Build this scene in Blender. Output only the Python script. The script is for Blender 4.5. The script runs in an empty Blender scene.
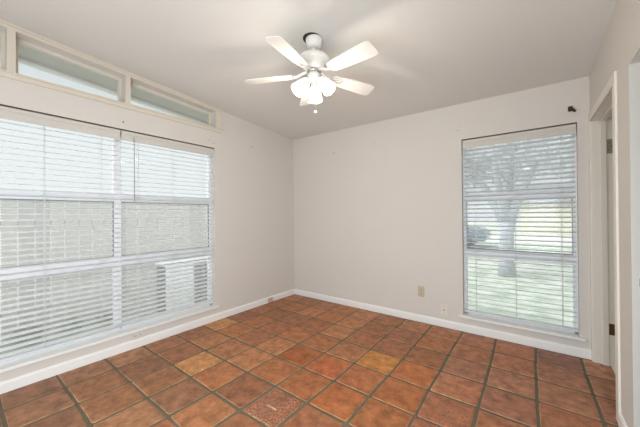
import bpy, bmesh, math, random
from mathutils import Vector, Matrix

S = bpy.context.scene
COL = S.collection
HC = 1.235
XL, XR, YB, YF = -2.977, 0.407, 3.257, -0.95       # wall planes (inner faces)

# ---------------------------------------------------------------- camera
yaw, pit, roll, FPX = 0.6465, 0.00512, -0.0075, 279.17
fw = Vector((-math.sin(yaw)*math.cos(pit), math.cos(yaw)*math.cos(pit), math.sin(pit)))
rt = Vector((math.cos(yaw), math.sin(yaw), 0)); up = rt.cross(fw)
r2 = rt*math.cos(roll) + up*math.sin(roll); u2 = up*math.cos(roll) - rt*math.sin(roll)
cd = bpy.data.cameras.new('camera'); co = bpy.data.objects.new('camera', cd); COL.objects.link(co)
cd.sensor_width = 36; cd.lens = FPX/640*36; cd.clip_start = 0.03; cd.clip_end = 300
M4 = Matrix(((r2.x, u2.x, -fw.x, 0), (r2.y, u2.y, -fw.y, 0), (r2.z, u2.z, -fw.z, HC), (0, 0, 0, 1)))
co.matrix_world = M4
S.camera = co

# ---------------------------------------------------------------- world, lights, exposure
w = bpy.data.worlds.new('overcast_sky'); S.world = w; w.use_nodes = True
nt = w.node_tree; bg = nt.nodes['Background']
bg.inputs[0].default_value = (0.93, 0.97, 1.0, 1); bg.inputs[1].default_value = 0.78
def light(name, kind, loc, energy, color, size=None, size_y=None, direction=None, portal=False):
    d = bpy.data.lights.new(name, kind); d.energy = energy; d.color = color
    if kind == 'AREA':
        d.shape = 'RECTANGLE'; d.size = size; d.size_y = size_y
        if portal: d.cycles.is_portal = True
    elif kind == 'SUN': d.angle = size
    else: d.shadow_soft_size = size
    o = bpy.data.objects.new(name, d); COL.objects.link(o); o.location = loc
    if direction: o.rotation_euler = Vector(direction).to_track_quat('-Z', 'Y').to_euler()
    return o
light('daylight_sun', 'SUN', (0, 0, 8), 4.2, (1, 0.99, 0.97), math.radians(60), direction=(0.72, 0.38, -0.75))
# added soft fill behind the camera, brightening the whole room
light('rear_fill', 'AREA', (-1.1, -0.85, 0.85), 50, (0.85, 0.95, 1.02), 2.4, 1.3, direction=(-.35, 1, 0.08))
# added large soft fill beside the camera, shining across the room to the wide window
light('side_fill', 'AREA', (0.30, -0.45, 0.95), 50, (0.86, 0.95, 1.02), 1.0, 1.5, direction=(-1, 0.8, 0.05))
S.view_settings.view_transform = 'Standard'; S.view_settings.look = 'None'
S.view_settings.exposure = 0.2; S.view_settings.gamma = 1; S.view_settings.use_curve_mapping = False

# ---------------------------------------------------------------- helpers
def lin(c):
    c = c/255.0
    return c/12.92 if c <= 0.04045 else ((c+0.055)/1.055)**2.4
def rgb(r, g, b): return (lin(r), lin(g), lin(b), 1)

def mat(name, col, rough=0.6, metal=0.0, noise=0.0, nscale=6, bump=0.0, bscale=60, spec=0.5, emit=None, estr=0):
    m = bpy.data.materials.new(name); m.use_nodes = True
    n = m.node_tree; b = n.nodes['Principled BSDF']
    b.inputs['Base Color'].default_value = col; b.inputs['Roughness'].default_value = rough
    b.inputs['Metallic'].default_value = metal; b.inputs['Specular IOR Level'].default_value = spec
    tc = n.nodes.new('ShaderNodeTexCoord')
    if noise:
        t = n.nodes.new('ShaderNodeTexNoise'); t.inputs['Scale'].default_value = nscale; t.inputs['Detail'].default_value = 4
        n.links.new(tc.outputs['Object'], t.inputs['Vector'])
        mx = n.nodes.new('ShaderNodeMix'); mx.data_type = 'RGBA'
        mx.inputs[6].default_value = tuple(c*(1-noise) for c in col[:3]) + (1,)
        mx.inputs[7].default_value = tuple(min(1, c*(1+noise)) for c in col[:3]) + (1,)
        n.links.new(t.outputs['Fac'], mx.inputs[0]); n.links.new(mx.outputs[2], b.inputs['Base Color'])
    if bump:
        t2 = n.nodes.new('ShaderNodeTexNoise'); t2.inputs['Scale'].default_value = bscale; t2.inputs['Detail'].default_value = 3
        n.links.new(tc.outputs['Object'], t2.inputs['Vector'])
        bp = n.nodes.new('ShaderNodeBump'); bp.inputs['Strength'].default_value = bump; bp.inputs['Distance'].default_value = 0.01
        n.links.new(t2.outputs['Fac'], bp.inputs['Height']); n.links.new(bp.outputs[0], b.inputs['Normal'])
    if emit:
        b.inputs['Emission Color'].default_value = emit; b.inputs['Emission Strength'].default_value = estr
    return m

M = {}
M['wall'] = mat('wall_paint', rgb(216, 211, 204), 0.75, noise=0.012, nscale=2.5, bump=0.12, bscale=30)
M['ceiling'] = mat('ceiling_paint', rgb(220, 218, 213), 0.85, noise=0.012, nscale=2, bump=0.1, bscale=25)
M['trim'] = mat('trim_paint', rgb(230, 225, 214), 0.42, noise=0.03, nscale=9)
M['jamb'] = mat('jamb_paint', rgb(214, 212, 206), 0.45, noise=0.03, nscale=9)
M['cream'] = mat('cream_trim_paint', rgb(216, 208, 194), 0.5, noise=0.03, nscale=9)
M['board'] = mat('baseboard_paint', rgb(240, 239, 236), 0.42, noise=0.03, nscale=8)
M['blind'] = mat('white_blind_slat', rgb(246, 247, 248), 0.38)
def slat_translucent():
    n = M['blind'].node_tree; b = n.nodes['Principled BSDF']; o = n.nodes['Material Output']
    t = n.nodes.new('ShaderNodeBsdfTranslucent'); t.inputs[0].default_value = (0.93, 0.94, 0.95, 1)
    m = n.nodes.new('ShaderNodeMixShader'); m.inputs[0].default_value = 0.4
    n.links.new(b.outputs[0], m.inputs[1]); n.links.new(t.outputs[0], m.inputs[2]); n.links.new(m.outputs[0], o.inputs[0])
slat_translucent()
M['valance'] = mat('valance_cream', rgb(206, 202, 194), 0.5)
M['alu'] = mat('window_frame_grey', rgb(236, 238, 240), 0.45)
M['gasket'] = mat('grey_gasket', rgb(128, 132, 136), 0.6)
M['cord'] = mat('blind_cord', rgb(225, 225, 222), 0.8)
M['wand'] = mat('clear_wand', rgb(168, 170, 170), 0.3)
M['fanwhite'] = mat('fan_white_enamel', rgb(238, 236, 230), 0.3)
M['blade'] = mat('fan_blade_white', rgb(222, 220, 214), 0.45, noise=0.02, nscale=20)
M['chrome'] = mat('chrome', rgb(190, 190, 188), 0.2, metal=1.0)
M['shade'] = mat('lit_frosted_glass', rgb(255, 250, 240), 0.3, emit=(1, 0.93, 0.82, 1), estr=1.25)
M['plate'] = mat('ivory_plastic', rgb(198, 186, 156), 0.4)
M['white_plate'] = mat('white_plastic', rgb(226, 218, 208), 0.4)
M['slot'] = mat('dark_slot', rgb(70, 60, 52), 0.7)
M['brass'] = mat('aged_brass', rgb(112, 80, 44), 0.4, metal=0.7, noise=0.25, nscale=60)
M['paintmetal'] = mat('painted_steel', rgb(150, 146, 134), 0.4, metal=0.4, noise=0.2, nscale=50)
M['iron'] = mat('dark_iron', rgb(62, 54, 48), 0.5, metal=0.5)
M['shadowgap'] = mat('dark_gap_shadow', rgb(96, 84, 70), 0.8)  # shadow colour for the gap strips above the blinds
M['hallfloor'] = mat('hall_floor', rgb(176, 166, 150), 0.7, noise=0.05)
M['fence'] = mat('weathered_fence_wood', rgb(204, 202, 197), 0.85, noise=0.1, nscale=9)
M['fence2'] = mat('grey_fence_wood', rgb(186, 184, 180), 0.85, noise=0.1, nscale=9)
M['acwhite'] = mat('ac_white_steel', rgb(240, 244, 250), 0.5)
M['acgrille'] = mat('ac_dark_grille', rgb(44, 56, 78), 0.6)
M['bark'] = mat('tree_bark', rgb(176, 180, 190), 0.9, noise=0.25, nscale=12)
M['leaf'] = mat('tree_leaf', rgb(212, 218, 222), 0.7, noise=0.2, nscale=3)
M['shrub'] = mat('shrub_leaf', rgb(136, 160, 128), 0.7, noise=0.3, nscale=5)
M['house'] = mat('pale_yellow_siding', rgb(232, 228, 206), 0.8, noise=0.04)
M['roof'] = mat('grey_shingle_roof', rgb(140, 142, 146), 0.9, noise=0.1, nscale=10)
M['concrete'] = mat('pale_concrete', rgb(214, 212, 206), 0.85, noise=0.05, nscale=3)
M['asphalt'] = mat('asphalt', rgb(150, 152, 154), 0.9, noise=0.06, nscale=3)
M['car'] = mat('dark_blue_car_paint', rgb(104, 118, 142), 0.25, metal=0.3)
M['carglass'] = mat('car_glass', rgb(40, 46, 54), 0.1)
M['tyre'] = mat('tyre', rgb(35, 35, 37), 0.8)
M['soffit'] = mat('soffit_paint', rgb(196, 188, 180), 0.8, noise=0.05, nscale=4)
M['pullchain'] = mat('pull_knob', rgb(240, 238, 232), 0.3)

def grass_mat():
    m = mat('lawn_grass', rgb(120, 140, 104), 0.9)
    n = m.node_tree; b = n.nodes['Principled BSDF']; tc = n.nodes['Texture Coordinate']
    t = n.nodes.new('ShaderNodeTexNoise'); t.inputs['Scale'].default_value = 3.5; t.inputs['Detail'].default_value = 9
    n.links.new(tc.outputs['Object'], t.inputs['Vector'])
    r = n.nodes.new('ShaderNodeValToRGB')
    r.color_ramp.elements[0].position = 0.38; r.color_ramp.elements[0].color = rgb(164, 178, 158)
    r.color_ramp.elements[1].position = 0.62; r.color_ramp.elements[1].color = rgb(212, 216, 204)
    n.links.new(t.outputs['Fac'], r.inputs[0]); n.links.new(r.outputs[0], b.inputs['Base Color'])
    return m
M['grass'] = grass_mat()

def glass_mat():
    m = bpy.data.materials.new('window_glass'); m.use_nodes = True; n = m.node_tree
    for q in list(n.nodes): n.nodes.remove(q)
    o = n.nodes.new('ShaderNodeOutputMaterial'); mx = n.nodes.new('ShaderNodeMixShader')
    t = n.nodes.new('ShaderNodeBsdfTransparent'); t.inputs[0].default_value = (0.93, 0.95, 0.95, 1)
    g = n.nodes.new('ShaderNodeBsdfGlossy'); g.inputs['Roughness'].default_value = 0.05
    f = n.nodes.new('ShaderNodeFresnel'); f.inputs[0].default_value = 1.3
    n.links.new(f.outputs[0], mx.inputs[0]); n.links.new(t.outputs[0], mx.inputs[1]); n.links.new(g.outputs[0], mx.inputs[2])
    tr = n.nodes.new('ShaderNodeBsdfTranslucent'); tr.inputs[0].default_value = (0.95, 0.96, 0.96, 1)
    m2 = n.nodes.new('ShaderNodeMixShader'); m2.inputs[0].default_value = 0.13      # translucent layer adding a pale haze over the view
    n.links.new(mx.outputs[0], m2.inputs[1]); n.links.new(tr.outputs[0], m2.inputs[2])
    n.links.new(m2.outputs[0], o.inputs[0])
    return m
M['glass'] = glass_mat()

def tile_mat():
    m = bpy.data.materials.new('terracotta_tile'); m.use_nodes = True; n = m.node_tree; L = n.links
    b = n.nodes['Principled BSDF']; tc = n.nodes.new('ShaderNodeTexCoord')
    at = n.nodes.new('ShaderNodeAttribute'); at.attribute_name = 'tilecol'
    ap = n.nodes.new('ShaderNodeAttribute'); ap.attribute_name = 'pitted'
    # blotches of burnt and pale clay
    t = n.nodes.new('ShaderNodeTexNoise'); t.inputs['Scale'].default_value = 13; t.inputs['Detail'].default_value = 9; t.inputs['Roughness'].default_value = 0.68
    L.new(tc.outputs['Object'], t.inputs['Vector'])
    r = n.nodes.new('ShaderNodeValToRGB')
    r.color_ramp.elements[0].position = 0.36; r.color_ramp.elements[0].color = (0.52, 0.5, 0.46, 1)
    r.color_ramp.elements[1].position = 0.66; r.color_ramp.elements[1].color = (1.5, 1.58, 1.65, 1)
    L.new(t.outputs['Fac'], r.inputs[0])
    mul = n.nodes.new('ShaderNodeMix'); mul.data_type = 'RGBA'; mul.blend_type = 'MULTIPLY'; mul.inputs[0].default_value = 0.8
    L.new(at.outputs['Color'], mul.inputs[6]); L.new(r.outputs[0], mul.inputs[7])
    # pale worn wax smears
    t3 = n.nodes.new('ShaderNodeTexNoise'); t3.inputs['Scale'].default_value = 3.2; t3.inputs['Detail'].default_value = 8; t3.inputs['Distortion'].default_value = 0.8
    L.new(tc.outputs['Object'], t3.inputs['Vector'])
    r3 = n.nodes.new('ShaderNodeValToRGB'); r3.color_ramp.elements[0].position = 0.52; r3.color_ramp.elements[0].color = (0, 0, 0, 1)
    r3.color_ramp.elements[1].position = 0.78; r3.color_ramp.elements[1].color = (0.45, 0.45, 0.45, 1)
    L.new(t3.outputs['Fac'], r3.inputs[0])
    mx = n.nodes.new('ShaderNodeMix'); mx.data_type = 'RGBA'; mx.inputs[7].default_value = rgb(196, 142, 104)
    L.new(r3.outputs[0], mx.inputs[0]); L.new(mul.outputs[2], mx.inputs[6])
    # pits and flakes on the rough tiles only
    v = n.nodes.new('ShaderNodeTexNoise'); v.inputs['Scale'].default_value = 75; v.inputs['Detail'].default_value = 2
    L.new(tc.outputs['Object'], v.inputs['Vector'])
    rv = n.nodes.new('ShaderNodeValToRGB'); rv.color_ramp.elements[0].position = 0.42; rv.color_ramp.elements[0].color = (1, 1, 1, 1)
    rv.color_ramp.elements[1].position = 0.5; rv.color_ramp.elements[1].color = (0, 0, 0, 1)
    L.new(v.outputs['Fac'], rv.inputs[0])
    pm = n.nodes.new('ShaderNodeMath'); pm.operation = 'MULTIPLY'
    L.new(rv.outputs[0], pm.inputs[0]); L.new(ap.outputs['Fac'], pm.inputs[1])
    mx2 = n.nodes.new('ShaderNodeMix'); mx2.data_type = 'RGBA'; mx2.inputs[7].default_value = rgb(122, 84, 70)
    L.new(pm.outputs[0], mx2.inputs[0]); L.new(mx.outputs[2], mx2.inputs[6])
    L.new(mx2.outputs[2], b.inputs['Base Color'])
    rr = n.nodes.new('ShaderNodeMapRange'); rr.inputs[3].default_value = 0.34; rr.inputs[4].default_value = 0.6
    L.new(t3.outputs['Fac'], rr.inputs[0]); L.new(rr.outputs[0], b.inputs['Roughness'])
    b.inputs['Specular IOR Level'].default_value = 0.4
    bp = n.nodes.new('ShaderNodeBump'); bp.inputs['Strength'].default_value = 0.3; bp.inputs['Distance'].default_value = 0.006
    L.new(t.outputs['Fac'], bp.inputs['Height']); L.new(bp.outputs[0], b.inputs['Normal'])
    return m
M['tile'] = tile_mat()
M['grout'] = mat('grey_brown_grout', rgb(112, 101, 80), 0.9, noise=0.3, nscale=14, bump=0.3, bscale=80)

def box(bm, x0, x1, y0, y1, z0, z1, bev=0.0, mi=0):
    xs, ys, zs = sorted((x0, x1)), sorted((y0, y1)), sorted((z0, z1))
    v = [bm.verts.new((x, y, z)) for z in zs for y in ys for x in xs]
    fs = [bm.faces.new([v[i] for i in q]) for q in ((0, 2, 3, 1), (4, 5, 7, 6), (0, 1, 5, 4), (2, 6, 7, 3), (0, 4, 6, 2), (1, 3, 7, 5))]
    for f in fs: f.material_index = mi
    if bev:
        es = list({e for f in fs for e in f.edges})
        bmesh.ops.bevel(bm, geom=es, offset=bev, segments=2, affect='EDGES', profile=0.5)
def prism(bm, pts, a0, a1, axis='x', mi=0):
    """extrude a polygon given in the other two axes from a0 to a1 along axis"""
    def P(u, v, a): return {'x': (a, u, v), 'y': (u, a, v), 'z': (u, v, a)}[axis]
    A = [bm.verts.new(P(u, v, a0)) for u, v in pts]; B = [bm.verts.new(P(u, v, a1)) for u, v in pts]
    n = len(pts)
    fs = [bm.faces.new(A), bm.faces.new(B[::-1])]
    for i in range(n): fs.append(bm.faces.new((A[i], B[i], B[(i+1) % n], A[(i+1) % n])))
    for f in fs: f.material_index = mi
def tube(bm, pts, r, seg=8, cap=True):
    rings = []
    pts = [Vector(p) for p in pts]
    rs = r if isinstance(r, (list, tuple)) else [r]*len(pts)
    for i, p in enumerate(pts):
        d = (pts[min(i+1, len(pts)-1)] - pts[max(i-1, 0)]).normalized()
        a = d.orthogonal().normalized() if i == 0 else (prev - d*prev.dot(d)).normalized()
        prev = a; b = d.cross(a)
        rings.append([bm.verts.new(p + rs[i]*(a*math.cos(t) + b*math.sin(t))) for t in [2*math.pi*k/seg for k in range(seg)]])
    for A, B in zip(rings, rings[1:]):
        for k in range(seg): bm.faces.new((A[k], A[(k+1) % seg], B[(k+1) % seg], B[k])).smooth = True
    if cap: bm.faces.new(rings[0][::-1]); bm.faces.new(rings[-1])
def lathe(bm, prof, base, axis=(0, 0, 1), seg=24, closed=False):
    """prof: (radius, height along axis)"""
    base = Vector(base); ax = Vector(axis).normalized(); a = ax.orthogonal().normalized(); b = ax.cross(a)
    rings = []
    for r, h in prof:
        if r < 1e-5: rings.append([bm.verts.new(base + ax*h)])
        else: rings.append([bm.verts.new(base + ax*h + r*(a*math.cos(2*math.pi*k/seg) + b*math.sin(2*math.pi*k/seg))) for k in range(seg)])
    for A, B in zip(rings, rings[1:]):
        for k in range(seg):
            if len(A) == 1: f = bm.faces.new((A[0], B[(k+1) % seg], B[k]))
            elif len(B) == 1: f = bm.faces.new((A[k], A[(k+1) % seg], B[0]))
            else: f = bm.faces.new((A[k], A[(k+1) % seg], B[(k+1) % seg], B[k]))
            f.smooth = True
def obj(name, bm, m, parent=None, recalc=True):
    me = bpy.data.meshes.new(name)
    if recalc: bmesh.ops.recalc_face_normals(bm, faces=bm.faces)
    bm.to_mesh(me); bm.free()
    for q in (m if isinstance(m, (list, tuple)) else [m]): me.materials.append(q)
    o = bpy.data.objects.new(name, me); COL.objects.link(o)
    if parent:
        o.parent = parent; o.location = -parent.matrix_world.translation if parent.matrix_world.translation.length else (0, 0, 0)
        # meshes are written in world coordinates; the offset undoes the parent's location
        p = parent; off = Vector((0, 0, 0))
        while p: off += Vector(p.location); p = p.parent
        o.location = -off
    return o
def thing(name, loc, label=None, cat=None, group=None, kind=None):
    o = bpy.data.objects.new(name, None); COL.objects.link(o); o.location = loc; o.empty_display_size = 0.05
    return tag(o, label, cat, group, kind)
def tag(o, label=None, cat=None, group=None, kind=None):
    for k, v in (('label', label), ('category', cat), ('group', group), ('kind', kind)):
        if v: o[k] = v
    return o
def struct(o, label=None, cat=None): return tag(o, label, cat, None, 'structure')
NB = bmesh.new

def ceil_z(x, y): return 2.4195 - 0.0082*(x-XL) + 0.0675*(YB-y)

# ================================================================= SETTING
WT = 0.13      # wall thickness
WY0, WY1, WZ0, WZ1 = -0.02, 1.885, 0.150, 2.036        # left window hole
TB = 2.272                                              # transom sill height
TR = [(-0.44, 0.243), (0.287, 0.972), (1.013, 1.893)]   # transom openings in Y
def ttop(y): return ceil_z(XL, y) - 0.040

def wall_left():
    bm = NB(); a, b = XL-WT, XL
    box(bm, a, b, YF, WY0, 0, TB); box(bm, a, b, WY1, YB+WT, 0, TB)
    box(bm, a, b, WY0, WY1, 0, WZ0); box(bm, a, b, WY0, WY1, WZ1, TB)
    ys = [YF] + [v for t in TR for v in t] + [YB+WT]
    for i in range(0, len(ys), 2):
        y0, y1 = ys[i], ys[i+1]
        prism(bm, [(y0, TB), (y1, TB), (y1, ceil_z(XL, y1)+.02), (y0, ceil_z(XL, y0)+.02)], a, b)
    for y0, y1 in TR:
        prism(bm, [(y0, ttop(y0)), (y1, ttop(y1)), (y1, ceil_z(XL, y1)+.02), (y0, ceil_z(XL, y0)+.02)], a, b)
    return struct(obj('wall_left', bm, M['wall']), 'off white painted wall with the wide window', 'wall')
wall_left()
BX0, BX1, BZ0, BZ1 = -0.578, 0.327, 0.145, 2.020        # back window hole
def wall_back():
    bm = NB(); a, b = YB, YB+WT
    zt = lambda x: ceil_z(x, YB)+.02
    box(bm, XL, BX0, a, b, 0, BZ1); box(bm, BX1, XR, a, b, 0, BZ1)
    box(bm, BX0, BX1, a, b, 0, BZ0)
    prism(bm, [(XL, BZ1), (XR, BZ1), (XR, zt(XR)), (XL, zt(XL))], a, b, 'y')
    return struct(obj('wall_back', bm, M['wall']), 'off white painted end wall with the narrow window', 'wall')
wall_back()
DY0, DY1, DH = 2.400, 3.215, 2.000      # door opening in right wall
CY0, CY1, CH = 1.20, 2.080, 1.996       # second opening
def wall_right():
    bm = NB(); a, b = XR, XR+WT
    zt = lambda y: ceil_z(XR, y)+.02
    box(bm, a, b, YF, CY0, 0, CH); box(bm, a, b, CY1, DY0, 0, CH); box(bm, a, b, DY1, YB+WT, 0, CH)
    prism(bm, [(YF, CH), (YB+WT, CH), (YB+WT, zt(YB+WT)), (YF, zt(YF))], a, b)
    return struct(obj('wall_right', bm, M['wall']), 'off white painted wall with the doorway', 'wall')
wall_right()
def wall_front():
    bm = NB(); prism(bm, [(XL-WT, 0), (XR+WT, 0), (XR+WT, ceil_z(XR, YF)+.02), (XL-WT, ceil_z(XL, YF)+.02)], YF-WT, YF, 'y')
    struct(obj('wall_front', bm, M['wall']), 'off white painted wall', 'wall')
wall_front()
def ceiling():
    bm = NB()
    x0, x1, y0, y1 = XL-WT, XR+WT+1.4, YF-WT, YB+WT
    c = [(x0, y0), (x1, y0), (x1, y1), (x0, y1)]
    lo = [bm.verts.new((x, y, ceil_z(x, y))) for x, y in c]; hi = [bm.verts.new((x, y, ceil_z(x, y)+.12)) for x, y in c]
    bm.faces.new(lo[::-1]); bm.faces.new(hi)
    for i in range(4): bm.faces.new((lo[i], lo[(i+1) % 4], hi[(i+1) % 4], hi[i]))
    struct(obj('ceiling', bm, M['ceiling']), 'off white sloping ceiling', 'ceiling')
ceiling()

def floor():
    rnd = random.Random(11)
    bm = NB(); tc = bm.loops.layers.float_color.new('tilecol'); tp = bm.loops.layers.float_color.new('pitted')
    # grout bed
    box(bm, XL-.01, XR+WT-.02, YF, YB+.01, -0.10, -0.003, 0, 1)
    px, py = 0.303, 0.3045
    special = {(-9, 1): (200, 138, 84), (-11, 3): (196, 136, 80), (-5, 4): (196, 128, 62), (-9, 6): (190, 124, 80),
               (-7, 3): (166, 92, 46), (-6, 2): (172, 106, 66), (-5, 2): (180, 106, 60), (-6, 1): (176, 116, 84), (-3, 3): (178, 112, 78),
               (-5, 3): (176, 106, 64), (-4, 4): (188, 110, 60), (-6, 3): (186, 104, 62), (-8, 5): (162, 96, 60), (-4, 3): (174, 104, 60), (-3, 2): (174, 110, 78)}
    pits = {(-6, 1): 1.0, (-3, 3): 0.55, (-3, 2): 0.35}
    base = [(174, 114, 74), (168, 106, 66), (176, 116, 76), (162, 102, 68), (170, 110, 74), (174, 110, 68), (158, 102, 70), (170, 106, 64)]
    J = {}
    def jit(i, j):
        if (i, j) not in J: J[(i, j)] = (rnd.uniform(-.005, .005), rnd.uniform(-.005, .005))
        return J[(i, j)]
    for i in range(-12, 2):
        for j in range(-7, 10):
            x0, y0 = 0.328+px*i, 0.806+py*j
            g = rnd.uniform(.0060, .0095)
            cs = []
            for (a, b, sx, sy) in ((0, 0, 1, 1), (1, 0, -1, 1), (1, 1, -1, -1), (0, 1, 1, -1)):
                jx, jy = jit(i+a, j+b)
                cs.append(Vector((x0+px*a+jx+sx*(g+rnd.uniform(-.0015, .003)), y0+py*b+jy+sy*(g+rnd.uniform(-.0015, .003)))))
            # subdivided wavy outline with rounded corners
            out = []
            for k in range(4):
                A, B = cs[k], cs[(k+1) % 4]; d = B-A; nrm = Vector((-d.y, d.x)).normalized()
                bow = rnd.uniform(-.002, .002)
                for t in (0.035, 0.12, 0.3, 0.5, 0.7, 0.88, 0.965):
                    out.append(A+d*t + nrm*(bow*math.sin(t*math.pi)+rnd.uniform(-.0009, .0009)))
            cx = sum((q for q in out), Vector((0, 0)))/len(out)
            def clampp(q):
                return Vector((min(max(q.x, XL), XR+WT-.03), min(max(q.y, YF), YB)))
            if i == -12 and x0+px < XL+.01: continue
            if x0 > XR+WT-.04 or y0 > YB-.01 or y0+py < YF: continue
            col = special.get((i, j))
            if not col:
                col = rnd.choice(base); k = rnd.uniform(.94, 1.07); col = tuple(c*k for c in col)
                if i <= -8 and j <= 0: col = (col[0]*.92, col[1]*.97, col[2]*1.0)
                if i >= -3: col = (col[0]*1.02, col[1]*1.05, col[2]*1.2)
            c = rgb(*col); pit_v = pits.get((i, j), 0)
            dz = rnd.uniform(-.0008, .0008); z1 = 0.0+dz
            rings = []
            for ins, z in ((0.0, -.006), (0.0006, z1-.0022), (.0035, z1-.0004), (.010, z1)):
                rg = []
                for q in out:
                    v = clampp(q + (cx-q).normalized()*ins*1.3); rg.append(bm.verts.new((v.x, v.y, z)))
                rings.append(rg)
            n = len(out); fs = []
            for A, B in zip(rings, rings[1:]):
                for k in range(n):
                    f = bm.faces.new((A[k], A[(k+1) % n], B[(k+1) % n], B[k])); f.smooth = True; fs.append(f)
            fs.append(bm.faces.new(rings[-1]))
            rim = rgb(*[a*.55+b*.45 for a, b in zip(col, (186, 158, 126))])      # pale worn rim of each tile
            for q, f in enumerate(fs):
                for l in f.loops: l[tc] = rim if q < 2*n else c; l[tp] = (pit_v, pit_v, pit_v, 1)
    chip = [bm.verts.new((a, b, .0012)) for a, b in ((-1.384, 1.241), (-1.372, 1.236), (-1.335, 1.238), (-1.301, 1.240), (-1.304, 1.250), (-1.345, 1.252), (-1.378, 1.251))]
    f = bm.faces.new(chip)
    for l in f.loops: l[tc] = rgb(214, 186, 164); l[tp] = (0, 0, 0, 1)
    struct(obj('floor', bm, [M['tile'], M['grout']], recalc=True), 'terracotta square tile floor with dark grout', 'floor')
floor()

def run_board(name, pts, label=None):
    """profiled skirting, pts=(axis, const, a, b, sign)"""
    axis, c, a, b, s = pts
    prof = [(0, 0), (.013, 0), (.013, .062), (.010, .070), (.006, .076), (0, .080)]
    bm = NB()
    if axis == 'y': prism(bm, [(c+s*u, v) for u, v in prof], a, b, 'y')
    else: prism(bm, [(c+s*u, v) for u, v in prof], a, b, 'x')
    return struct(obj(name, bm, M['board']), label or 'white painted baseboard', 'baseboard')
run_board('baseboard_left', ('y', XL, YF, YB, 1))
run_board('baseboard_back', ('x', YB, XL, XR, -1))
run_board('baseboard_right', ('y', XR, CY1, 2.335, -1), 'short white baseboard between doorway and opening')
run_board('baseboard_front', ('x', YF, XL, XR, 1))

# transom trim (cream) around the clerestory panes
def transom_trim():
    bm = NB(); p = XL+.016
    # lower rail, with a small projecting lip
    box(bm, XL-.002, p, YF, 1.975, 2.230, TB, .003); box(bm, XL, p+.012, YF, 1.985, TB-.008, TB+.004, .002)
    y0, y1 = YF, 1.975
    def strip(za, zb, xx): prism(bm, [(y0, ceil_z(XL, y0)-za), (y1, ceil_z(XL, y1)-za), (y1, ceil_z(XL, y1)-zb), (y0, ceil_z(XL, y0)-zb)], XL-.002, xx)
    strip(.040, .018, p); strip(.018, .001, p+.012)
    for a, b in ((-.484, -.44), (.243, .287), (.972, 1.013), (1.893, 1.975)):
        prism(bm, [(a, TB), (b, TB), (b, ttop(b)), (a, ttop(a))], XL-.002, p)
    struct(obj('trim_1', bm, M['cream']), 'cream painted frame around the slanted high panes', 'trim')
transom_trim()
for n_, (y0, y1) in zip((3, 4, 5), TR[::-1]):
    t = thing('window_%d' % n_, (XL-.1, (y0+y1)/2, TB), {3: 'slanted high pane nearest the room corner', 4: 'middle slanted high pane', 5: 'slanted high pane at the frame edge'}[n_], 'window', kind='structure')
    bm = NB(); a, b = XL-.128, XL-.088; e = .022
    prism(bm, [(y0, TB), (y1, TB), (y1, TB+e), (y0, TB+e)], a, b)
    prism(bm, [(y0, ttop(y0)-e), (y1, ttop(y1)-e), (y1, ttop(y1)), (y0, ttop(y0))], a, b)
    prism(bm, [(y0, TB+e), (y0+e, TB+e), (y0+e, ttop(y0+e)-e), (y0, ttop(y0)-e)], a, b)
    prism(bm, [(y1-e, TB+e), (y1, TB+e), (y1, ttop(y1)-e), (y1-e, ttop(y1-e)-e)], a, b)
    obj('window_frame', bm, M['cream'], t)
    bm = NB(); prism(bm, [(y0, TB), (y1, TB), (y1, ttop(y1)), (y0, ttop(y0))], XL-.112, XL-.107); obj('pane', bm, M['glass'], t)

# ---- windows in local (u along wall, d outward, z) -> world
def maker(side):
    if side == 'L': return lambda u, d, z: (XL-d, u, z)
    return lambda u, d, z: (u, YB+d, z)
def lbox(bm, side, u0, u1, d0, d1, z0, z1, bev=0, mi=0):
    if side == 'L': box(bm, XL-d0, XL-d1, u0, u1, z0, z1, bev, mi)
    else: box(bm, u0, u1, YB+d0, YB+d1, z0, z1, bev, mi)
R1A, R1B, R2A, R2B = 1.372, 1.447, .772, .862
def window(name, side, u0, u1, z0, z1, units, label):
    pos = maker(side)((u0+u1)/2, .1, z0)
    t = thing(name, pos, label, 'window', kind='structure')
    bm = NB(); d0, d1 = .075, .128; e = .028
    lbox(bm, side, u0, u1, d0, d1, z0, z0+.035); lbox(bm, side, u0, u1, d0, d1, z1-e, z1)
    lbox(bm, side, u0, u0+e, d0, d1, z0, z1); lbox(bm, side, u1-e, u1, d0, d1, z0, z1)
    obj('window_frame', bm, M['alu'], t)
    edges = [u0+e] + [m for m in units] + [u1-e]
    for m in units:
        bm = NB(); lbox(bm, side, m-.028, m+.028, d0-.004, d1, z0+.03, z1-e+.004, .003); obj('mullion', bm, M['alu'], t)
    for k in range(len(edges)-1):
        a, b = edges[k] + (.028 if k else 0), edges[k+1] - (.028 if k < len(edges)-2 else 0)
        for (r0, r1) in ((R1A, R1B), (R2A, R2B)):
            bm = NB(); lbox(bm, side, a-.002, b+.002, d0+.002, d1-.004, r0, r1, .004); obj('rail', bm, M['alu'], t)
        # opening middle sash with dark gasket lines
        bm = NB()
        for zz in (R1A-.006, R2B): lbox(bm, side, a, b, d0+.012, d1-.02, zz, zz+.006)
        for uu in (a, b-.004): lbox(bm, side, uu, uu+.004, d0+.010, d1-.02, R2B+.006, R1A-.006)
        obj('gasket', bm, M['gasket'], t)
        for (za, zb) in ((R1B, z1-e), (R2B+.006, R1A-.006), (z0+.035, R2A)):
            bm = NB(); lbox(bm, side, a-.001, b+.001, .104, .109, za-.001, zb+.001); obj('pane', bm, M['glass'], t)
    # stool (inner sill)
    bm = NB(); ov = .038
    lbox(bm, side, u0-ov if side == 'B' else u0, u1+ov, 0.0, -.030, z0+.002, z0+.026, .005)
    lbox(bm, side, u0+.001, u1-.001, 0.0, .078, z0+.001, z0+.026)
    obj('window_sill', bm, M['board'], t)
    return t
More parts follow.
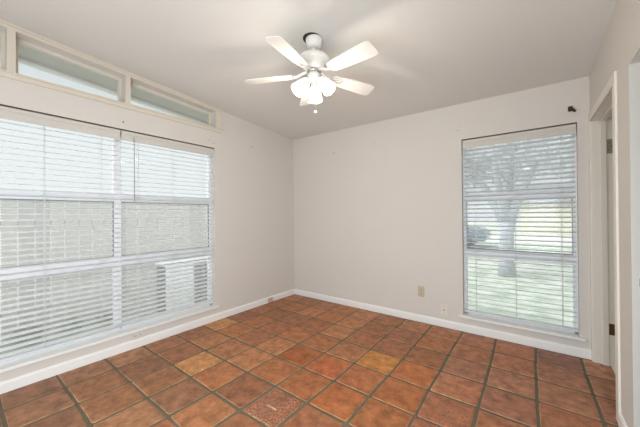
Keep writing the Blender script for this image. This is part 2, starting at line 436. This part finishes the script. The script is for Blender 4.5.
window('window_1', 'L', WY0, WY1, WZ0, WZ1, [0.935], 'wide two bay window of the left wall')
window('window_2', 'B', BX0, BX1, BZ0, BZ1, [], 'narrow tall window of the end wall')

# doorway casing, jamb and door in the right wall
def doorway():
    bm = NB(); x0 = XR-.011
    box(bm, x0, XR+.001, 2.335, 2.400, 0, DH+.062, .003)                 # near casing
    box(bm, x0, XR+.001, 2.400, YB-.001, DH+.002, DH+.062, .003)         # head casing
    box(bm, x0, XR+.001, DY1, YB-.001, 0, DH+.002, .003)                 # far casing squeezed against corner
    struct(obj('trim_2', bm, M['trim']), 'white casing boards around the doorway', 'trim')
    bm = NB()
    box(bm, XR, XR+.052, DY1-.006, DY1, 0, DH); box(bm, XR+.052, XR+.088, DY1-.020, DY1, 0, DH, .002); box(bm, XR+.088, XR+WT, DY1-.006, DY1, 0, DH)
    box(bm, XR, XR+WT, DY0, DY0+.006, 0, DH); box(bm, XR+.052, XR+.088, DY0, DY0+.020, 0, DH, .002)
    box(bm, XR, XR+WT, DY0, DY1, DH-.008, DH); box(bm, XR+.052, XR+.088, DY0, DY1, DH-.022, DH, .002)
    struct(obj('trim_3', bm, M['trim']), 'white door jamb lining with stop strip', 'trim')
    bm = NB(); box(bm, XR+.098, XR+WT, DY0+.006, DY1-.006, -.002, .012, .003)
    struct(obj('trim_4', bm, M['board']), 'pale threshold strip in the doorway', 'trim')
    # hall door folded back beyond the jamb
    t = thing('door_1', (XR+WT+.01, 3.19, 0.015), 'white hall door standing open beyond the doorway', 'door', kind='structure')
    bm = NB(); box(bm, XR+WT+.008, XR+WT+.78, 3.160, 3.195, .015, DH-.03, .003); obj('door_leaf', bm, M['trim'], t)
    for z0, z1, m in ((1.715, 1.829, M['paintmetal']), (.250, .340, M['brass'])):
        bm = NB(); box(bm, XR+.089, XR+WT-.001, DY1-.0105, DY1-.006, z0, z1, .001)
        tube(bm, [(XR+WT+.001, DY1-.014, z0), (XR+WT+.001, DY1-.014, z1)], .006, 10)
        hg = obj('hinge', bm, m, t); hg['label'] = 'brown brass lower hinge' if z0 < 1 else 'painted steel upper hinge'
        for zz in (.25, .5, .75):
            bm = NB(); lathe(bm, [(.0, .0016), (.0035, .001), (.004, 0)], (XR+.105+(.012 if zz == .5 else 0), DY1-.0105, z0+(z1-z0)*zz), (0, -1, 0), 8)
            obj('screw', bm, M['slot'] if z0 < 1 else M['iron'], hg)
    # second opening: jamb lining
    bm = NB()
    box(bm, XR-.004, XR+WT, CY1-.012, CY1, 0, CH); box(bm, XR-.004, XR+WT, CY0, CY0+.012, 0, CH); 
    box(bm, XR-.004, XR+WT, CY0+.012, CY1-.012, CH-.012, CH)
    box(bm, XR+.052, XR+.066, CY1-.022, CY1-.012, 0, CH-.012)
    struct(obj('trim_5', bm, M['jamb']), 'white lining of the second opening at the photo edge', 'trim')
    t = thing('strike_plate', (XR+.034, CY1-.0135, .887), 'small metal latch strike plate on the opening jamb at right edge', 'strike plate')
    bm = NB(); box(bm, XR+.022, XR+.046, CY1-.0145, CY1-.0118, .868, .906, .0008); obj('plate', bm, M['paintmetal'], t)
    bm = NB(); box(bm, XR+.028, XR+.040, CY1-.0158, CY1-.0140, .876, .896); obj('latch_hole', bm, M['slot'], t)
doorway()

# hall and closet shells beyond the right wall
def beyond():
    bm = NB(); x1 = XR+WT+1.25
    box(bm, x1, x1+.1, 0.9, YB+WT+.1, -.05, 2.75); box(bm, XR+WT, x1, YB+WT-.02, YB+WT+.1, -.05, 2.75); box(bm, XR+WT, x1, .9, 1.0, -.05, 2.75)
    box(bm, XR+WT, x1, 2.2, 2.26, -.05, 2.7)
    struct(obj('wall_hall', bm, M['wall']), 'hall and closet walls beyond the openings', 'wall')
    bm = NB(); box(bm, XR+WT-.028, x1, .95, YB+WT, -.10, -.003)
    struct(obj('floor_hall', bm, M['hallfloor']), 'hall floor beyond the doorway', 'floor')
beyond()

# ================================================================= OUTSIDE
GZ = -0.25
def outside():
    bm = NB(); box(bm, -40, XL-WT, -20, 60, GZ-.2, GZ); box(bm, XL-WT, 30, YB+WT, 60, GZ-.2, GZ)
    struct(obj('lawn', bm, M['grass']), 'pale green lawn outside the windows', 'lawn')
    bm = NB(); box(bm, -30, 30, 8.9, 9.7, GZ-.01, GZ+.012); box(bm, -30, 30, 17, 24, GZ-.01, GZ+.012)
    struct(obj('pavement', bm, M['concrete']), 'pale concrete pavement and street beyond the lawn', 'pavement')
    # roof eave outside the clerestory
    bm = NB(); x0, x1 = XL-WT-.36, XL-WT
    y0, y1 = YF-.6, YB+WT
    prism(bm, [(y0, ceil_z(XL, y0)+.0), (y1, ceil_z(XL, y1)+.0), (y1, ceil_z(XL, y1)+.1), (y0, ceil_z(XL, y0)+.1)], x0, x1)
    prism(bm, [(y0, ceil_z(XL, y0)-.03), (y1, ceil_z(XL, y1)-.03), (y1, ceil_z(XL, y1)+.12), (y0, ceil_z(XL, y0)+.12)], x0-.02, x0)
    struct(obj('eave', bm, M['soffit']), 'grey eave board outside the slanted panes', 'eave')
    bm = NB(); prism(bm, [(y0, ceil_z(XL, y0)-.055), (y1, ceil_z(XL, y1)-.055), (y1, ceil_z(XL, y1)-.03), (y0, ceil_z(XL, y0)-.03)], x0-.03, x0+.01)
    struct(obj('gutter', bm, M['board']), 'thin white drip edge along the eave', 'gutter')
outside()

def fence():
    t = thing('wooden_fence', (-4.95, 1.4, GZ), 'pale weathered board fence seen through the left blinds', 'fence')
    rnd = random.Random(3); bm = NB(); y = -5.0
    while y < 8:
        wd = rnd.uniform(.125, .14); z1 = 1.52+rnd.uniform(-.012, .012)
        dark = 0.42 < y < .75 or 2.6 < y < 2.9 or rnd.random() < .05
        tgt = NB() if dark else bm
        box(tgt, -4.95+rnd.uniform(-.003, .003), -4.93, y, y+wd, GZ, z1, .002)
        if dark: obj('board', tgt, M['fence2'], t)['label'] = 'darker grey weathered board'
        y += wd+.008
    obj('boards', bm, M['fence'], t)
    bm = NB()
    for z in (.05, 1.1): box(bm, -4.99, -4.952, -5, 8, z, z+.085, .003)
    obj('rails', bm, M['fence2'], t)
fence()

def ac():
    x0, x1, y0, y1, z0, z1 = -4.42, -4.10, 1.83, 2.62, GZ, .55
    t = thing('air_conditioner', ((x0+x1)/2, (y0+y1)/2, z0), 'white outdoor air conditioner with dark louvres beside the fence', 'air conditioner')
    bm = NB(); box(bm, x0, x1-.02, y0+.012, y1, z0+.05, z1-.03, .01); box(bm, x1-.022, x1, y0, 2.24, z0+.05, z1-.03, .006)
    obj('casing', bm, M['acwhite'], t)
    bm = NB(); box(bm, x0-.015, x1+.012, y0-.015, y1+.015, z1-.032, z1, .01); obj('top_cover', bm, M['acwhite'], t)
    bm = NB(); box(bm, x0-.04, x1+.05, y0-.05, y1+.05, z0-.03, z0+.05, .008); obj('base_pad', bm, M['concrete'], t)
    for a, b in ((2.25, 2.60),):
        bm = NB(); k = z0+.08
        while k < z1-.06:
            box(bm, x1-.024, x1-.004, a, b, k, k+.028); k += .034
        g = obj('louvre_grille', bm, M['acgrille'], t)
    bm = NB(); k = z0+.08
    while k < z1-.06: box(bm, x0+.02, x1-.03, y0, y0+.016, k, k+.028); k += .034
    obj('louvre_grille', bm, M['acgrille'], t)
ac()

def leafy(bm, c, r, n, s, rnd, flat=1.0):
    for _ in range(n):
        d = Vector((rnd.gauss(0, 1), rnd.gauss(0, 1), rnd.gauss(0, 1)*flat)).normalized()*r*rnd.uniform(.45, 1.0)
        p = Vector(c)+Vector((d.x, d.y, d.z*flat)); a = Vector((rnd.gauss(0, 1), rnd.gauss(0, 1), rnd.gauss(0, 1))).normalized(); b = a.orthogonal().normalized(); q = s*rnd.uniform(.6, 1.2)
        v = [bm.verts.new(p+a*q), bm.verts.new(p+b*q*.45), bm.verts.new(p-a*q), bm.verts.new(p-b*q*.45)]
        bm.faces.new(v)
def tree():
    rnd = random.Random(5); x, y = -.46, 8.0
    t = thing('lawn_tree', (x, y, GZ), 'grey trunked tree on the lawn outside the end window', 'tree')
    bm = NB()
    tube(bm, [(x, y, GZ-.02), (x-.01, y, .1), (x, y, .7), (x-.01, y, 1.05)], [.20, .155, .15, .19], 12)
    for dx, dy, h in ((-.85, .2, 2.6), (.7, -.2, 2.7), (.12, .5, 3.0), (-.25, -.4, 2.9)):
        tube(bm, [(x, y, .9), (x+dx*.28, y+dy*.3, 1.45), (x+dx*.6, y+dy*.6, 2.0), (x+dx, y+dy, h)], [.13, .10, .07, .03], 8)
    obj('trunk', bm, M['bark'], t)
    bm = NB()
    for cx, cz, r in ((-1.5, 3.0, .95), (-.5, 3.3, 1.1), (.6, 3.0, 1.0), (1.4, 2.7, .8), (.1, 2.5, .7), (-.9, 2.45, .6)):
        leafy(bm, (x+cx, y+rnd.uniform(-.5, .5), cz), r, 620, .08, rnd)
    obj('foliage', bm, M['leaf'], t, recalc=False)
tree()
def shrubs():
    rnd = random.Random(8)
    spots = [(-4.72, .55, .13), (-4.73, .95, .11), (-4.70, 0.15, .14), (-4.74, 1.30, .10)]
    for i, (x, y, r) in enumerate(spots):
        t = thing('low_shrub', (x, y, GZ), None, 'shrub', 'low shrubs along the fence')
        t['label'] = 'low green shrub growing along the foot of the pale fence'
        bm = NB(); leafy(bm, (x, y, GZ+r*.8), r, 260, .04, rnd, .9); obj('leaves', bm, M['shrub'], t, recalc=False)
        bm = NB()
        for k in range(5):
            a = k*1.256; tube(bm, [(x, y, GZ-.01), (x+.5*r*math.cos(a), y+.5*r*math.sin(a), GZ+r)], [.006, .003], 5)
        obj('stems', bm, M['bark'], t)
shrubs()
def house():
    t = thing('neighbour_house', (4.2, 27, GZ), 'pale yellow house across the street behind the lawn tree', 'house')
    x0, x1, y0, y1 = -0.6, 9, 26, 32
    bm = NB(); box(bm, x0, x1, y0, y1, GZ, 1.95); obj('wall', bm, M['house'], t)
    bm = NB(); prism(bm, [(y0-.5, 1.95), (y1+.5, 1.95), ((y0+y1)/2, 3.6)], x0-.5, x1+.5); obj('roof', bm, M['roof'], t)
    for a in (3.4, 6.4):
        bm = NB(); box(bm, a, a+.9, y0-.04, y0+.02, .5, 1.5); f = obj('window', bm, M['trim'], t)
        bm = NB(); box(bm, a+.07, a+.83, y0-.06, y0-.03, .57, 1.43); obj('pane', bm, M['carglass'], f)
house()
def car():
    x, y, z = -3.6, 14.2, GZ
    t = thing('parked_car', (x, y, z), 'dark blue car parked beyond the lawn, left of the tree', 'car')
    bm = NB()
    body = [(-2.1, .32), (2.1, .32), (2.15, .62), (2.0, .80), (1.15, .92), (.45, 1.38), (-.95, 1.40), (-1.6, .98), (-2.1, .90)]
    prism(bm, [(x+a, z+b) for a, b in body], y-.85, y+.85, 'y'); bmesh.ops.bevel(bm, geom=bm.edges[:], offset=.05, segments=2, affect='EDGES')
    obj('body', bm, M['car'], t)
    for sy in (-.86, .86):
        bm = NB(); prism(bm, [(x+.95, z+.95), (x+.42, z+1.30), (x-.88, z+1.32), (x-1.35, z+.98)], y+sy-.012, y+sy+.012, 'y'); obj('window', bm, M['carglass'], t)
    for a in (-1.3, 1.3):
        for sy in (-.86, .66):
            bm = NB(); lathe(bm, [(0, 0), (.2, 0), (.31, .02), (.33, .1), (.31, .18), (.2, .2), (0, .2)], (x+a, y+sy, z+.33), (0, 1, 0), 20); obj('wheel', bm, M['tyre'], t)
car()

# ================================================================= BLINDS
PITCH, SLATW = .0440, .050
def blind(side, u0, u1, z0, z1, label, cords, wand=None, tilt=-12.0, seed=0):
    rnd = random.Random(seed); f = maker(side)
    t = thing('window_blind', f((u0+u1)/2, .035, z1), label, 'window blind', 'white horizontal slat blinds')
    dc = .042                                   # centre depth of slats in the reveal
    bm = NB(); lbox(bm, side, u0+.004, u1-.004, .016, .066, z1-.050, z1-.008, .002); obj('head_rail', bm, M['blind'], t)
    bm = NB()
    lbox(bm, side, u0+.001, u1-.001, .004, .014, z1-.092, z1-.010, .002)
    lbox(bm, side, u0+.001, u1-.001, -.001, .006, z1-.038, z1-.008, .0015)
    obj('valance', bm, M['valance'], t)
    bm = NB(); z = z1-.112; zb = z0+.045; k = 0
    th = math.radians(tilt)
    while z > zb+.02:
        tt = th+rnd.uniform(-.02, .02); sag = rnd.uniform(-.0008, .0008)
        prof = []
        for q in (-1, -.5, 0, .5, 1): prof.append((q*SLATW/2, .0030*(1-q*q)))
        top = [(dc+a*math.cos(tt)-b*math.sin(tt), z+sag+a*math.sin(tt)+b+.0014) for a, b in prof]
        bot = [(a, b-.0034) for a, b in top][::-1]
        poly = top+bot
        if side == 'L': prism(bm, [(XL-a, b) for a, b in poly], u0+.006, u1-.006, 'y')
        else: prism(bm, [(YB+a, b) for a, b in poly], u0+.006, u1-.006, 'x')
        z -= PITCH; k += 1
    obj('slats', bm, M['blind'], t)
    bm = NB(); lbox(bm, side, u0+.006, u1-.006, dc-.026, dc+.026, zb-.012, zb+.008, .003); obj('bottom_rail', bm, M['blind'], t)
    for c in cords:
        bm = NB()
        for dd in (dc-.0265, dc+.0265): tube(bm, [f(c, dd, z1-.05), f(c, dd, zb)], .0011, 6)
        tube(bm, [f(c+.006, dc, z1-.05), f(c+.006, dc, zb)], .0011, 6)
        obj('ladder_cord', bm, M['cord'], t)
    if wand:
        bm = NB(); wu, wz = wand
        tube(bm, [f(wu, .002, z1-.045), f(wu, -.004, z1-.11), f(wu, -.004, wz)], .0042, 6); obj('tilt_wand', bm, M['wand'], t)
    return t
SZL = WZ0+.026
blind('L', WY0+.004, .936, SZL, WZ1-.006, 'white slat blind in the left bay of the wide window, nearest the photo edge', (.10, .44, .80), None, tilt=7, seed=1)
blind('L', .944, WY1-.006, SZL, WZ1-.006, 'white slat blind in the right bay of the wide window, hanging a long wand', (1.09, 1.42, 1.76), (1.045, 1.375), tilt=7, seed=2)
blind('B', BX0+.008, BX1-.006, BZ0+.026, BZ1-.006, 'white slat blind in the narrow window of the end wall', (-.46, -.12, .22), None, tilt=-14, seed=3)
# thin dark strips painted in as the shadow of the gaps above the valances
bm = NB(); lbox(bm, 'L', WY0, WY1, .002, .012, WZ1-.005, WZ1-.0005); struct(obj('gap_shadow_1', bm, M['shadowgap']), 'painted shadow line above the wide window blinds', 'trim')
bm = NB(); lbox(bm, 'B', BX0, BX1, .002, .012, BZ1-.005, BZ1-.0005); struct(obj('gap_shadow_2', bm, M['shadowgap']), 'painted shadow line above the narrow window blind', 'trim')

# ================================================================= CEILING FAN
def fan():
    cx, cy = -1.250, 1.597; zc = ceil_z(cx, cy)
    t = thing('ceiling_fan', (cx, cy, zc), 'white five blade ceiling fan with three lit glass shades', 'ceiling fan')
    # canopy sits slightly askew, showing the dark ceiling hole beside it
    bm = NB(); lathe(bm, [(0, -.062), (.030, -.062), (.044, -.058), (.056, -.040), (.062, -.012), (.063, .002), (0, .002)], (cx+.004, cy, zc-.006), (.03, -.02, 1), 32); obj('canopy', bm, M['fanwhite'], t)
    bm = NB(); lathe(bm, [(0, -.0035), (.066, -.0035), (.070, .001), (0, .001)], (cx-.009, cy-.006, zc), (0.0082, 0.0675, 1), 32); o = obj('ceiling_hole', bm, M['iron'], t); o['label'] = 'dark gap at the edge of the ceiling hole'
    bm = NB(); tube(bm, [(cx, cy, zc-.06), (cx, cy, 2.405)], .0125, 14); obj('downrod', bm, M['fanwhite'], t)
    bm = NB(); lathe(bm, [(0, 2.412), (.022, 2.412), (.060, 2.404), (.098, 2.386), (.118, 2.362), (.121, 2.346), (.114, 2.334), (.080, 2.328), (.076, 2.300), (.064, 2.286), (0, 2.284)], (cx, cy, 0), seg=40); obj('motor_housing', bm, M['fanwhite'], t)
    bm = NB(); lathe(bm, [(0, 2.285), (.050, 2.285), (.052, 2.272), (.046, 2.266), (0, 2.266)], (cx, cy, 0), seg=32); obj('switch_collar', bm, M['chrome'], t)
    bm = NB(); lathe(bm, [(0, 2.267), (.036, 2.267), (.047, 2.252), (.048, 2.224), (.040, 2.204), (.020, 2.194), (0, 2.192)], (cx, cy, 0), seg=32); obj('light_hub', bm, M['fanwhite'], t)
    zb = 2.262
    for k in range(5):
        a = math.radians(-151.5 + 72*k)
        def W(r, s, h):     # along blade, sideways, up
            return (cx + r*math.cos(a) - s*math.sin(a), cy + r*math.sin(a) + s*math.cos(a), h)
        pt = -math.tan(math.radians(12))
        # blade: rounded paddle, pitched
        bm = NB(); pts = []
        L0, L1 = .150, .518
        prof = [(L0, .030), (L0+.012, .043), (.24, .050), (.36, .058), (.47, .063), (.496, .061), (.512, .050), (L1, .030)]
        out = [(r, s) for r, s in prof] + [(r, -s) for r, s in prof[::-1]]
        hz = lambda r, s: zb - .01 - (r-.15)*.035 + s*pt
        A = [bm.verts.new(W(r, s, hz(r, s)+.0035)) for r, s in out]; B = [bm.verts.new(W(r, s, hz(r, s)-.0035)) for r, s in out]
        bm.faces.new(A); bm.faces.new(B[::-1])
        for i in range(len(out)): bm.faces.new((A[i], B[i], B[(i+1) % len(out)], A[(i+1) % len(out)]))
        bl = obj('blade', bm, M['blade'], t)
        # blade iron: arm plus round openwork plate under the blade
        bm = NB()
        tube(bm, [W(.045, 0, 2.280), W(.085, 0, 2.270), W(.12, .0, 2.252), W(.16, 0, hz(.16, 0)-.008)], [.011, .010, .010, .012], 8)
        ring = []
        for i in range(21):
            q = 2*math.pi*i/20; r_, s_ = .195+.042*math.cos(q), .030*math.sin(q)
            ring.append(W(r_, s_, hz(r_, s_)-.007))
        tube(bm, ring, .0045, 6, cap=False)
        for s_ in (-1, 1): tube(bm, [W(.155, 0, hz(.155, 0)-.007), W(.185, s_*.012, hz(.185, s_*.012)-.007), W(.232, s_*.004, hz(.232, 0)-.007)], .004, 6)
        obj('blade_iron', bm, M['fanwhite'], bl)
    for k in range(3):
        a = math.radians(122 + 120*k); d = Vector((math.cos(a), math.sin(a), 0))
        ax = (d*math.sin(math.radians(43)) + Vector((0, 0, -1))*math.cos(math.radians(43))).normalized()
        p0 = Vector((cx, cy, 2.218)) + d*.038
        bm = NB(); lathe(bm, [(0, -.012), (.018, -.012), (.021, .018), (.026, .030), (0, .030)], p0, ax, 20); h = obj('lamp_holder', bm, M['fanwhite'], t)
        bm = NB(); prof = [(.022, .020), (.028, .028), (.036, .048), (.043, .078), (.048, .108), (.052, .138), (.0505, .140), (.046, .108), (.041, .078), (.034, .048), (.026, .029), (.020, .021)]
        lathe(bm, prof, p0, ax, 28); sh = obj('lamp_shade', bm, M['shade'], h)
        bm = NB(); lathe(bm, [(0, .03), (.012, .034), (.024, .060), (.028, .082), (.022, .102), (0, .112)], p0, ax, 18); obj('bulb', bm, M['shade'], h)
        l = light('fan_bulb', 'POINT', tuple(p0+ax*.165), 4.6, (1.0, .90, .78), .03)
    for (dx, dy, zt, zl) in ((.010, .0, 2.20, 1.985), (-.028, -.02, 2.205, 2.06)):
        bm = NB(); tube(bm, [(cx+dx, cy+dy, zt), (cx+dx, cy+dy, zl)], .0010, 5); c = obj('pull_chain', bm, M['chrome'], t)
        bm = NB(); lathe(bm, [(0, .012), (.006, .010), (.011, .002), (.010, -.006), (0, -.010)], (cx+dx, cy+dy, zl-.004), seg=12); obj('chain_knob', bm, M['pullchain'], c)
fan()

# ================================================================= SMALL THINGS ON THE WALLS
def outlet(x, z, m, label, tilt=0, kind='outlet'):
    w_, h_ = .036, .060
    t = thing('wall_outlet', (x, YB, z), label, 'wall outlet')
    bm = NB(); box(bm, x-w_, x+w_, YB-.006, YB, z-h_, z+h_, .002); obj('cover_plate', bm, m, t)
    if kind == 'outlet':
        for s in (-1, 1):
            bm = NB(); box(bm, x-.017, x+.017, YB-.0085, YB-.0055, z+s*.024-.014, z+s*.024+.014, .002); r = obj('receptacle', bm, m, t)
            for a in (-.0075, .0075):
                bm = NB(); box(bm, x+a-.0015, x+a+.0015, YB-.0092, YB-.0080, z+s*.024-.005, z+s*.024+.007); obj('slot', bm, M['slot'], r)
    else:
        bm = NB(); lathe(bm, [(0, .010), (.005, .009), (.007, 0)], (x, YB-.005, z), (0, -1, 0), 12); obj('coax_port', bm, M['slot'], t)
    for s in ((0,) if kind == 'outlet' else (-.042, .042)):
        bm = NB(); lathe(bm, [(0, .0018), (.003, .0012), (.0035, 0)], (x, YB-.006, z+s), (0, -1, 0), 10); obj('screw', bm, M['slot'], t)
outlet(-1.012, .348, M['plate'], 'ivory duplex outlet plate, higher and farther left of the two on the end wall')
outlet(-.766, .186, M['white_plate'], 'white cable plate just above the baseboard, nearer the narrow window', kind='cable')
bm = NB(); box(bm, XL+.012, XL+.030, 2.690, 2.775, .004, .066, .003)
tag(obj('cable_box', bm, mat('pinkish_plastic', rgb(206, 180, 164), .5)), 'small pinkish cable box on the left baseboard near the corner', 'cable box')
t = thing('painted_outlet', (XL, 1.07, .115), 'painted over outlet plate under the sill of the wide window', 'wall outlet')
bm = NB(); box(bm, XL, XL+.007, 1.015, 1.130, .082, .148, .002); obj('cover_plate', bm, M['wall'], t)
for a in (1.038, 1.050, 1.088):
    bm = NB(); box(bm, XL+.0068, XL+.0085, a, a+.003, .105, .118); obj('slot', bm, M['slot'], t)

# dark bracket above the narrow window
t = thing('curtain_bracket', (.295, YB, 2.131), 'small dark metal bracket on the wall above the narrow window', 'bracket')
bm = NB(); box(bm, .268, .300, YB-.006, YB, 2.120, 2.165, .003); tube(bm, [(.282, YB-.004, 2.150), (.284, YB-.030, 2.142), (.300, YB-.040, 2.118), (.314, YB-.036, 2.104)], [.009, .009, .011, .009], 8)
obj('hook', bm, M['iron'], t)

def nail(p, n, label, r=.0045, m='iron'):
    bm = NB(); lathe(bm, [(0, .006), (r, .005), (r, .003), (r*.4, .002), (r*.4, -.01)], p, n, 10)
    tag(obj('wall_nail', bm, M[m]), label, 'nail', 'nails and screws left in the walls')
EX, EY = (1, 0, 0), (0, -1, 0)
nail((XL, .956, 2.101), EX, 'dark nail above the joint of the wide window blinds', .006)
nail((XL, 1.814, 2.116), EX, 'small screw above the right end of the wide window', .005)
nail((XL, 1.870, 2.085), EX, 'small screw at the top right corner of the wide window', .004)
nail((XL, 2.441, 2.153), EX, 'nail high on the left wall, first from the slanted panes', .006)
nail((XL, 2.671, 2.160), EX, 'faint nail high on the left wall, second from the slanted panes', .004, 'paintmetal')
nail((XL, 3.225, 2.150), EX, 'faint nail high in the room corner', .005, 'paintmetal')
nail((-2.203, YB, 2.106), EY, 'dark nail high on the end wall left of the fan', .006)
nail((-2.053, YB, 2.167), EY, 'faint nail high on the end wall, just right of a darker one', .004, 'paintmetal')
nail((-1.573, YB, 2.132), EY, 'faint nail high on the end wall right of the fan', .005, 'paintmetal')
nail((-.612, YB, 2.125), EY, 'faint lower nail by the top left corner of the narrow window', .005, 'paintmetal')
nail((-.592, YB, 2.172), EY, 'faint upper nail above the top left corner of the narrow window', .004, 'paintmetal')
nail((-2.955, YB, .095), EY, 'small dark nail just above the baseboard in the room corner', .006)
